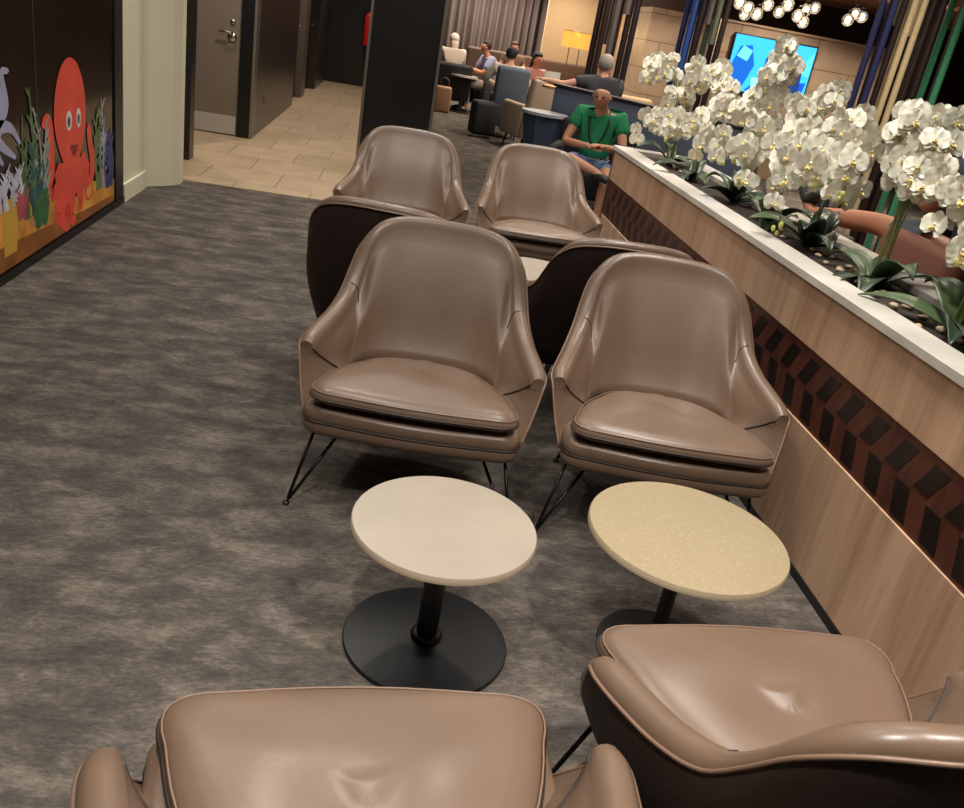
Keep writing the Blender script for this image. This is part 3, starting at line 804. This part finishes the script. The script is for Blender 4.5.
# armchairs and background furniture
def armchair(label, loc, rz, c, w=.72, h=.82, d=.72, group=None, legc=(30, 26, 24), sh=.42):
    M = mat('upholstery', c, rough=.75, bump=.25, bscale=60)
    t = thing('armchair', label, 'armchair', loc, rz, group)
    R = Matrix.Rotation(math.radians(-9), 4, 'X')
    obj('seat', bx(-w/2+.09, w/2-.09, -d/2, d/2-.10, sh-.24, sh, .035), M, t)
    obj('backrest', box(bmesh.new(), -w/2, w/2, -.07, .07, 0, h-.16, .05, Matrix.Translation((0, d/2-.07, .17)) @ R), M, t)
    for s in (-1, 1): obj('armrest', bx(min(s*(w/2-.1), s*w/2), max(s*(w/2-.1), s*w/2), -d/2, d/2-.12, .16, sh+.18, .04), M, t)
    for sx in (-1, 1):
        for sy in (-1, 1): obj('leg', tube(bmesh.new(), [(sx*(w/2-.09), sy*(d/2-.12), .18), (sx*(w/2-.06), sy*(d/2-.09), 0)], .018, 8, taper=.6), mat('dark leg', legc), t)
    return t
def low_table(name, label, loc, r, z, c, leg=(28, 26, 26)):
    t = thing(name, label, 'table', loc)
    obj('tabletop', lathe(bmesh.new(), [(0, z-.03), (r, z-.03), (r, z), (0, z)], 40), mat('table top', c, rough=.3), t, 'auto')
    obj('column', lathe(bmesh.new(), [(.03, .015), (.03, z-.03)], 16), mat('table leg', leg, rough=.4), t)
    obj('base_plate', lathe(bmesh.new(), [(0, 0), (r*.7, 0), (r*.7, .015), (0, .02)], 32), mat('table base', leg, rough=.4), t, 'auto')
    return t

# green shirt man with phone
g = atY(602, 110, 8.1)
armchair('black armchair under the man in the green T-shirt', (g.x+.02, 8.2, 0), math.radians(-18), (26, 28, 34), .78, .80)
person('bald man in green T-shirt sitting and looking down at a phone', (g.x, 8.09, -.04), math.radians(-18), (38, 140, 96), (112, 134, 176), (200, 160, 140), SKIN, bald=True,
       J=dict(hd=(-.02, -.07, 1.09), nk=(0, -.01, 1.0), face=(-.1, -1, -.25), wrr=(.10, -.36, .72), elr=(.27, -.12, .68), wrl=(-.02, -.34, .70), ell=(-.27, -.10, .68),
              knl=(-.17, -.46, .58), knr=(.20, -.42, .50), anl=(.10, -.52, .52), anr=(.18, -.40, .11), tol=(.22, -.60, .48)), legs_bare=True)
ph = thing('phone', 'dark phone in the hands of the man in green', 'phone', (g.x+.17, 7.67, .72), math.radians(-18))
obj('case', bx(-.075, .075, -.04, .04, -.004, .004, .003), BLACK, ph); obj('screen', bx(-.07, .07, -.035, .035, .004, .0048), mat('dim screen', (40, 44, 60), rough=.1), ph)
ly = thing('lanyard', 'black strap hanging from the neck of the man in green', 'lanyard', (g.x, 8.09, -.04), math.radians(-18))
obj('strap', tube(bmesh.new(), [(-.075, .02, 1.0), (-.09, -.085, .90), (-.06, -.125, .76), (-.02, -.13, .70), (.03, -.13, .70), (.07, -.125, .78), (.09, -.085, .90), (.075, .02, 1.0)], .009, 6), BLACK, ly)

# divider behind him
a = atY(561, 82, 9.9); b = atY(690, 124, 8.5)
dv = thing('low_divider', 'long low blue grey upholstered divider behind the man in green', 'divider', (a.x, a.y, 0), math.atan2(b.y-a.y, b.x-a.x))
L = math.hypot(b.x-a.x, b.y-a.y) + .8
obj('panel', bx(0, L, -.09, .09, .06, 1.0, .02), mat('blue grey upholstery', (98, 108, 130), rough=.8), dv)
obj('cap_rail', bx(-.01, L+.01, -.10, .10, 1.0, 1.03, .005), mat('dark cap', (46, 42, 46), rough=.4), dv)
obj('plinth', bx(.03, L-.03, -.06, .06, 0, .06), BLACK, dv)
# man seen from the back
g = atY(601, 80, 10.2)
person('grey haired man in dark grey T-shirt seen from behind, one arm along the divider', (g.x+.02, 10.2, .16), math.radians(-178), (62, 64, 72), (44, 46, 54), (168, 160, 152), SKIN,
       J=dict(elr=(.46, .08, .86), wrr=(.68, .14, .88), face=(-.2, -1, 0)))
armchair('tan armchair just right of the man in the dark grey T-shirt', (g.x+.5, 10.9, 0), math.radians(170), (196, 164, 122), .6, 1.0)
g = atY(566, 77, 10.8)
low_table('round_table', 'honey wood round table left of the man in dark grey', (g.x, 10.8, 0), .26, .95, (206, 158, 104))
# beige armchair + white topped blue table
g = atY(537, 100, 12.3)
armchair('beige high backed armchair behind the white topped blue table', (g.x+.02, 12.3, 0), math.radians(-160), (186, 166, 146), .72, .96)
g = atY(545, 112, 9.5)
t = thing('drum_table', 'white topped side table with tapered blue grey body near the green shirt man', 'table', (g.x, 9.5, 0))
obj('body', lathe(bmesh.new(), [(0, 0), (.12, 0), (.23, g.z-.03), (0, g.z-.03)], 6), mat('blue grey side', (76, 90, 116), rough=.6), t, False)
obj('tabletop', lathe(bmesh.new(), [(0, g.z-.03), (.25, g.z-.03), (.25, g.z), (0, g.z)], 40), mat('white laminate', (196, 200, 212), rough=.3), t, 'auto')
# person with dark hair from behind in blue grey chair
g = atY(506, 100, 13.3)
armchair('blue grey high backed chair holding the person in the cream jacket', (g.x, 13.2, 0), math.radians(180), (84, 96, 114), .48, 1.0, .5)
person('person with short black hair and cream jacket seen from behind', (g.x, 13.55, .0), math.radians(176), (214, 204, 186), (60, 60, 74), (24, 22, 26), SKIN, sleeve=1.2, J=dict(elr=(.34, -.02, .74), ell=(-.34, -.02, .74), face=(0, -1, 0)))
g = atY(484, 116, 12.7)
t = thing('suitcase', 'black wheeled suitcase left of the blue grey high backed chair', 'suitcase', (g.x, 12.8, 0), math.radians(14))
BK = mat('black nylon', (24, 24, 28), rough=.7)
obj('shell', bx(-.18, .18, -.13, .13, .04, .50, .05), BK, t)
obj('handle', tube(bmesh.new(), [(-.09, .08, .48), (-.09, .08, .60), (.09, .08, .60), (.09, .08, .48)], .010, 8), BLACKM, t)
for s in (-1, 1): obj('wheel', tube(bmesh.new(), [(s*.12-.012, -.08, .028), (s*.12+.012, -.08, .028)], .028, 14), mat('grey wheel', (150, 150, 156)), t)
# person behind with pinkish top and white book
g = atY(535, 75, 14.3)
armchair('dark brown armchair of the reader with the white book', (g.x, 14.5, 0), math.radians(35), (58, 44, 40), .7, .8)
person('person with black hair and dusty pink top holding a white book', (g.x, 14.3, -.02), math.radians(35), (176, 120, 108), (50, 46, 52), (24, 20, 22), SKIN2,
       sleeve=.8, long_hair=True, J=dict(wrl=(-.12, -.32, .78), wrr=(.12, -.32, .78)))
bk = thing('book', 'open white book held by the person in pink', 'book', (g.x+.19, 13.98, .88), math.radians(35))
for s in (-1, 1): obj('page', box(bmesh.new(), 0, .17*s, -.012, .0, -.11, .11, 0, Matrix.Rotation(-s*.25, 4, 'Z')), mat('white paper', (236, 234, 226)), bk, False)
# far sofa
a = atY(522, 58, 18.6)
t = thing('sofa', 'long brown sofa in front of the grey curtain', 'sofa', (a.x, 18.6, 0))
SFM = mat('brown sofa fabric', (96, 72, 58), rough=.7)
obj('backrest', bx(-1.1, 1.5, .25, .45, .25, 1.02, .05), SFM, t)
for i in range(3): obj('seat_cushion', bx(-1.1+i*.87, -.25+i*.87, -.4, .25, .28, .46, .04), SFM, t)
for s in (-1.2, 1.5): obj('armrest', bx(s, s+.12, -.4, .45, .1, .62, .04), SFM, t)
obj('frame', bx(-1.12, 1.52, -.38, .42, .08, .28), SFM, t)
for x in (-1.05, 1.45):
    for y in (-.33, .38): obj('leg', bx(x-.02, x+.02, y-.02, y+.02, 0, .08), BLACK, t)
g = atY(514, 58, 18.2)
person('person with bare orange lit face on the sofa behind the cream jacket', (g.x, 18.35, .02), 0, (120, 96, 84), (60, 52, 50), (90, 56, 40), SKIN2)
g = atY(491, 70, 16.2)
armchair('dark armchair of the man in the light blue shirt', (g.x+.12, 16.22, 0), math.radians(-72), (50, 42, 40), .7, .75)
person('man in light blue shirt leaning forward and facing left', (g.x, 16.2, .0), math.radians(-75), (150, 152, 182), (146, 130, 122), (44, 32, 30), SKIN2,
       sleeve=.8, J=dict(ch=(0, -.06, .87), nk=(0, -.12, .99), hd=(0, -.17, 1.09), shl=(-.19, -.08, .92), shr=(.19, -.08, .92), wrl=(-.1, -.5, .74), wrr=(.1, -.5, .74), ell=(-.22, -.22, .70), elr=(.22, -.22, .70)))
g = atY(468, 75, 16.4)
low_table('coffee_table', 'small white topped table in front of the man in light blue', (g.x-.1, 15.9, 0), .24, .62, (206, 200, 190))
g = atY(452, 60, 16.4)
armchair('black box armchair at the left of the curtain beside the pillar', (g.x, 16.25, 0), math.radians(180), (20, 18, 20), .72, .78)
person('person wrapped in a cream hooded top beside the black pillar', (g.x, 16.6, .0), math.radians(200), (196, 180, 166), (150, 120, 96), (206, 190, 176), SKIN, sleeve=1.2, long_hair=True)
g = atY(446, 74, 15.4)
bg = thing('handbag', 'tan handbag on the floor stand next to the black box armchair', 'bag', (g.x, 15.4, 0))
obj('body', bx(-.14, .14, -.08, .08, 0, .42, .04), mat('tan bag leather', (150, 112, 80), rough=.5), bg)
obj('handle', tube(bmesh.new(), [(-.08, 0, .40), (-.07, 0, .52), (0, 0, .56), (.07, 0, .52), (.08, 0, .40)], .010, 8), mat('bag strap', (90, 62, 44)), bg)

# curtain
a = atY(430, 40, 20.4); b = atY(549, 30, 20.4)
bm = bmesh.new(); n = 420; w = b.x+.1-(a.x-.6); rows = []
for z in (.02, 1.0, 2.0, 2.98):
    row = []
    for i in range(n+1):
        u = i/n; x = a.x-.6+w*u
        row.append(bm.verts.new((x, 20.4+.07*math.sin(u*w*2*PI/.17+.5*math.sin(u*31))*(1-.1*z) + .03*math.sin(u*50), z)))
    rows.append(row)
for r0, r1 in zip(rows, rows[1:]):
    for i in range(n): bm.faces.new((r0[i], r0[i+1], r1[i+1], r1[i]))
tag(obj('curtain', bm, mat('grey brown curtain cloth', (104, 92, 90), rough=.85), None), 'floor length grey brown pleated curtain along the far wall', 'curtain')
o = bpy.data.objects['curtain']; sm = o.modifiers.new('thick', 'SOLIDIFY'); sm.thickness = .006
# cream wall with lamp
a = atY(547, 30, 18.9); b = atY(601, 30, 18.9)
struct('wall_lamp_side', bx(a.x, b.x+3.0, 19.2, 19.35, 0, 3), WALLC)
g = atY(576, 40, 17.6)
lp = thing('floor_lamp', 'lit amber drum shade floor lamp by the cream wall', 'lamp', (g.x, 17.6, 0))
SHM = mat('lit amber shade', (225, 160, 80), rough=.8, emit=(255, 168, 66), es=1.0)
for s in (-1, 1):
    shd = obj('lamp_shade', lathe(bmesh.new(), [(.13, g.z-.14), (.13, g.z+.14)], 32, (s*.135, 0, 0)), SHM, lp)
    obj('shade_rim', tube(bmesh.new(), [(s*.135+.13*math.cos(q*PI/12), .13*math.sin(q*PI/12), g.z+.14) for q in range(24)], .005, 5, True), BLACKM, shd)
    obj('pole', lathe(bmesh.new(), [(.010, .02), (.010, g.z+.1)], 10, (s*.10, 0, 0)), CHROME, lp)
obj('base_plate', lathe(bmesh.new(), [(0, 0), (.18, 0), (.18, .02), (0, .02)], 30), BLACK, lp, 'auto')

# stone wall and TV wall
a = atY(648, 30, 15.2); b = atY(695, 30, 15.2); zt = atY(660, 8, 15.2).z
struct('wall_stone', bx(a.x, b.x+.8, 15.2, 17.2, 0, zt), STONE)
a = atY(719, 40, 13.2); b = atY(869, 60, 13.2); zt = atY(721, 20, 13.2).z
struct('wall_television', bx(a.x, b.x+.3, 13.2, 13.6, 0, zt), STONE)
struct('trim_4', bx(a.x, b.x+.3, 13.18, 13.62, zt, zt+.03), mat('pale ledge', (190, 160, 132)))
p0 = atY(738, 32, 13.1); p1 = atY(819, 45, 13.1); p2 = atY(733, 83, 13.1)
tvw = p1.x-p0.x; zc0 = p0.z-.02; tvh = tvw*.60
tv = thing('television', 'wall television showing a bright blue broadcast behind the orchids', 'television', (p0.x, 13.17, 0))
obj('housing', bx(-.02, tvw+.02, -.05, .02, zc0-tvh-.02, zc0+.02, .005), BLACK, tv)
def em(n, c, s=1.6): return mat(n, (10, 10, 10), rough=.3, emit=c, es=s)
scn = obj('screen', bx(0, tvw, -.056, -.05, zc0-tvh, zc0), em('blue screen', (60, 190, 250)), tv, False)
def tvp(name, pts, c, y):
    bm = bmesh.new(); f = bm.faces.new([bm.verts.new((p[0]*tvw, y, zc0-tvh+p[1]*tvh)) for p in pts]); bmesh.ops.triangulate(bm, faces=[f])
    obj(name, bm, em(name, c), scn, False)
tvp('picture_patch', [(.0, .2), (.22, .1), (.30, .5), (.22, .85), (.08, .8), (.03, .5)], (24, 100, 196), -.058)
tvp('picture_patch', [(.42, .35), (.60, .25), (.70, .55), (.62, .82), (.48, .85), (.42, .65)], (20, 74, 170), -.058)
tvp('picture_patch', [(.25, .02), (.95, .02), (.98, .35), (.62, .22), (.38, .25)], (24, 84, 220), -.0585)
tvp('picture_patch', [(.66, .05), (.92, .05), (.9, .5), (.84, .62), (.72, .62), (.68, .45)], (30, 60, 120), -.059)
tvp('picture_patch', [(.73, .60), (.82, .60), (.84, .74), (.78, .82), (.72, .74)], (170, 90, 84), -.0595)

tvp('picture_patch', [(.06, .62), (.2, .55), (.24, .75), (.12, .82)], (110, 220, 255), -.0592)
tvp('picture_patch', [(.30, .28), (.40, .3), (.41, .1), (.33, .08)], (150, 235, 255), -.0593)
tvp('picture_patch', [(.88, .5), (.99, .45), (.99, .9), (.93, .8)], (90, 215, 250), -.0593)
# dark soffit and slatted ceiling feature
a = atY(700, 10, 14.0)
struct('wall_upper', bx(atY(636, 0, 17.3).x, a.x+8, 17.3, 17.5, 0, 3), mat('dark brown soffit', (84, 66, 56), rough=.6))
for i in range(7):
    y = 11.0+i*.55
    o = struct('trim_%d' % (5+i), bx(3.6, 10.5, y, y+.10, 2.62, 2.70), mat('warm slat', (176, 124, 92), rough=.35))
# pendant lights
GL = mat('clear bulb glass', (240, 235, 225), rough=.05, trans=.9)
BULB = mat('glowing filament bulb', (255, 240, 210), emit=(255, 224, 170), es=5)
random.seed(5)
plist = [(748, 8), (757, 14), (768, 5), (779, 12), (788, 5), (803, 22), (806, 10), (815, 8), (798, 16), (848, 20), (855, 14), (862, 17), (740, 3), (745, 14)]
proto = None
for i, (x_, y_) in enumerate(plist):
    Y = 9.6 + (i % 4)*.28; p = atY(x_, y_, Y)
    if proto is None:
        proto = thing('pendant_light', 'clear glass globe pendant with glowing bulb in the cluster above the television', 'pendant light')
        gb = obj('globe', ball(bmesh.new(), (0, 0, 0), .065, seg=18), GL, proto)
        obj('bulb', ball(bmesh.new(), (0, 0, 0), .022, (1, 1, 1.25), 12), BULB, gb)
        obj('cap', lathe(bmesh.new(), [(0, .10), (.018, .10), (.02, .06), (0, .058)], 12), BLACKM, proto)
        cp = proto
    else: cp = copy_tree(proto)
    cp.location = p; cp['group'] = 'clustered globe pendants'
    obj('cord', tube(bmesh.new(), [(0, 0, .10), (0, 0, 3.0-p.z)], .003, 5), BLACKM, cp)

# pole screens (vertical tubes of several colours between floor and ceiling)
def pole_screen(label, x_, Y, cols, dx, r=.03):
    base = atY(x_, 0, Y)
    t = thing('pole_screen', label, 'screen', (base.x, Y, 0), 0, 'vertical pole screens')
    ms = {}
    n = len(cols); W = dx*n
    obj('top_rail', bx(-.04, W+.02, -.10, .10, 2.96, 3.0), BLACK, t, False)
    obj('floor_rail', bx(-.04, W+.02, -.10, .10, 0, .04), BLACK, t, False)
    for i, (c, z0) in enumerate(cols):
        if c not in ms: ms[c] = mat('pole lacquer', c, rough=.4)
        obj('pole', lathe(bmesh.new(), [(0, z0), (r, z0), (r, 2.96), (0, 2.96)], 16, (dx*i, .05*(-1)**i, 0)), ms[c], t, 'auto')
    return t
DK = (46, 32, 32); DP = (38, 30, 38); CR_ = (206, 188, 148); BL = (48, 82, 160); NV = (44, 48, 92); GN = (80, 164, 122); GY = (96, 92, 92); SG = (98, 106, 92)
pole_screen('dark pole screen with grey tubes left of the pale stone wall', 603, 12.2, [(DK, .04), (DK, .04), (GY, 1.5), (GY, .04), (DK, .04), (GY, 1.9), (DK, .04), (DP, .04)], .066, .042)
pole_screen('pole screen with blue tubes on its left, before the stone wall', 691, 10.6, [(NV, .04), (BL, .04), (BL, .04), (DP, .04), (DK, .04), (GY, 1.9), (SG, .04), (SG, 1.7), (DK, .04), (DK, .04)], .048, .034)
pole_screen('pole screen with three cream tubes and a navy edge behind the orchids', 888, 6.2, [(NV, .04), (NV, .04), (DK, .04), (DK, .04), (CR_, 1.95), (CR_, .04), (CR_, .04), (CR_, .04), (CR_, 1.9), (DK, .04), (DP, .04), (DK, .04), (DK, .04)], .034, .023)
pole_screen('pole screen with twin green tubes at the right edge', 958, 6.4, [(GN, 0.04), (GN, .04), (DK, .04)], .045, .024)

# person behind the planter: bare thigh, grey shorts
hip = atX(950, 258, 2.47); kne = atX(880, 224, 2.36); ank = atX(812, 213, 2.22)
W0 = V(hip.x+.08, hip.y-.06, hip.z-.52)
def wl(p): return (-(p.x-W0.x), -(p.y-W0.y), p.z-W0.z)
armchair('dark bar height armchair beyond the planter under the person in grey shorts', (W0.x+.02, W0.y-.1, 0), PI, (124, 80, 64), .72, 1.2, .66, sh=.42+W0.z)
person('person in grey shorts stretching a bare leg beyond the planter', tuple(W0), PI, (84, 88, 104), (84, 88, 100), (70, 50, 40), SKIN2,
       J=dict(knr=wl(kne-V(.0, 0, .0)), hpr=wl(hip), anr=wl(ank), tor=wl(ank+V(-.03, .10, .12)), knl=(-.16, -.46, .46), anl=(-.12, -.40, .06),
              wrl=(-.02, -.30, .80), wrr=(.14, -.34, .80), elr=(.27, -.06, .72), ell=(-.27, -.06, .72)), legs_bare=True)
fs = atZ(815, 222, .3)
st = thing('footstool', 'padded dark stool beyond the planter under the outstretched bare leg', 'stool', (ank.x, ank.y, 0))
obj('seat', bx(-.2, .2, -.18, .18, ank.z-.16, ank.z-.065, .03), mat('stool pad', (60, 44, 40), rough=.6), st)
for sx in (-1, 1):
    for sy in (-1, 1): obj('leg', tube(bmesh.new(), [(sx*.15, sy*.13, ank.z-.14), (sx*.17, sy*.15, 0)], .014, 8), BLACKM, st)

# ------------------------------------------------------------ lights
def spot(x, y, e, z=2.95, size=95, blend=.8, c=(1, .80, .60), r=.06, tx=0, ty=0):
    d = bpy.data.lights.new('downlight', 'SPOT'); d.energy = e; d.spot_size = math.radians(size); d.spot_blend = blend; d.color = c; d.shadow_soft_size = r
    o = bpy.data.objects.new('downlight', d); col.objects.link(o); o.location = (x, y, z)
    o.rotation_euler = Vector((tx, ty, -1)).to_track_quat('-Z', 'Y').to_euler()
    return o
WARM = (1, .86, .70); NEUT = (1, .94, .86)
def area(x, y, e, sx, sy, c=NEUT, z=2.96):  # broad unseen fill lights added to soften shadows, not room fixtures
    d = bpy.data.lights.new('ceiling fill', 'AREA'); d.energy = e; d.shape = 'RECTANGLE'; d.size = sx; d.size_y = sy; d.color = c
    o = bpy.data.objects.new('ceiling fill', d); col.objects.link(o); o.location = (x, y, z)
for (x, y, e) in ((-.2, .5, 225), (1.1, .6, 205), (-.3, 2.0, 55), (1.0, 2.4, 60), (-.2, 3.9, 55), (1.0, 4.1, 55), (.2, 5.9, 70), (-1.3, 5.3, 75), (-1.2, 2.6, 60), (1.0, 6.2, 60)):
    spot(x, y, e, c=NEUT)
for (x, y) in ((1.25, 2.0), (1.3, 3.2), (1.35, 4.4), (1.4, 5.5)): spot(x, y, 105, size=62, c=NEUT, tx=.10)
area(0, 2.5, 48, 3, 5); area(-.3, 5.8, 25, 2, 2)
for (x, y, e) in ((-.9, 8.2, 150), (-.9, 10.5, 150), (-.9, 13, 140), (-.9, 15.8, 140), (-2.2, 8.6, 80)): spot(x, y, e, size=130, c=WARM)
for (x, y, e) in ((1.8, 9.2, 60), (1.9, 7.4, 45), (2.4, 12.2, 170), (1.2, 16, 200), (2.4, 15.0, 160), (2.2, 19.4, 260), (1.2, 19.4, 260), (3.2, 18.2, 120), (4.0, 13.8, 260), (5.2, 12.0, 300), (6.4, 11.5, 300), (3.4, 4.6, 110), (3.0, 5.3, 90), (4.0, 9.5, 160), (3.0, 11.2, 110)):
    spot(x, y, e, size=130, c=WARM)
area(3.5, 9.5, 90, 5, 5, WARM); area(2.5, 16, 120, 4, 5, WARM)
pl_ = bpy.data.lights.new('lamp glow', 'POINT'); pl_.energy = 22; pl_.color = (1, .66, .32); pl_.shadow_soft_size = .1
o = bpy.data.objects.new('lamp glow', pl_); col.objects.link(o); gg = bpy.data.objects['floor_lamp'].location; o.location = (gg.x, 17.6, 1.75)
w = bpy.data.worlds.new('world'); sc.world = w; w.use_nodes = True
w.node_tree.nodes['Background'].inputs[0].default_value = (1, .9, .8, 1); w.node_tree.nodes['Background'].inputs[1].default_value = .02
sc.view_settings.view_transform = 'Standard'; sc.view_settings.look = 'None'; sc.view_settings.gamma = 1; sc.view_settings.use_curve_mapping = False
sc.view_settings.exposure = 0
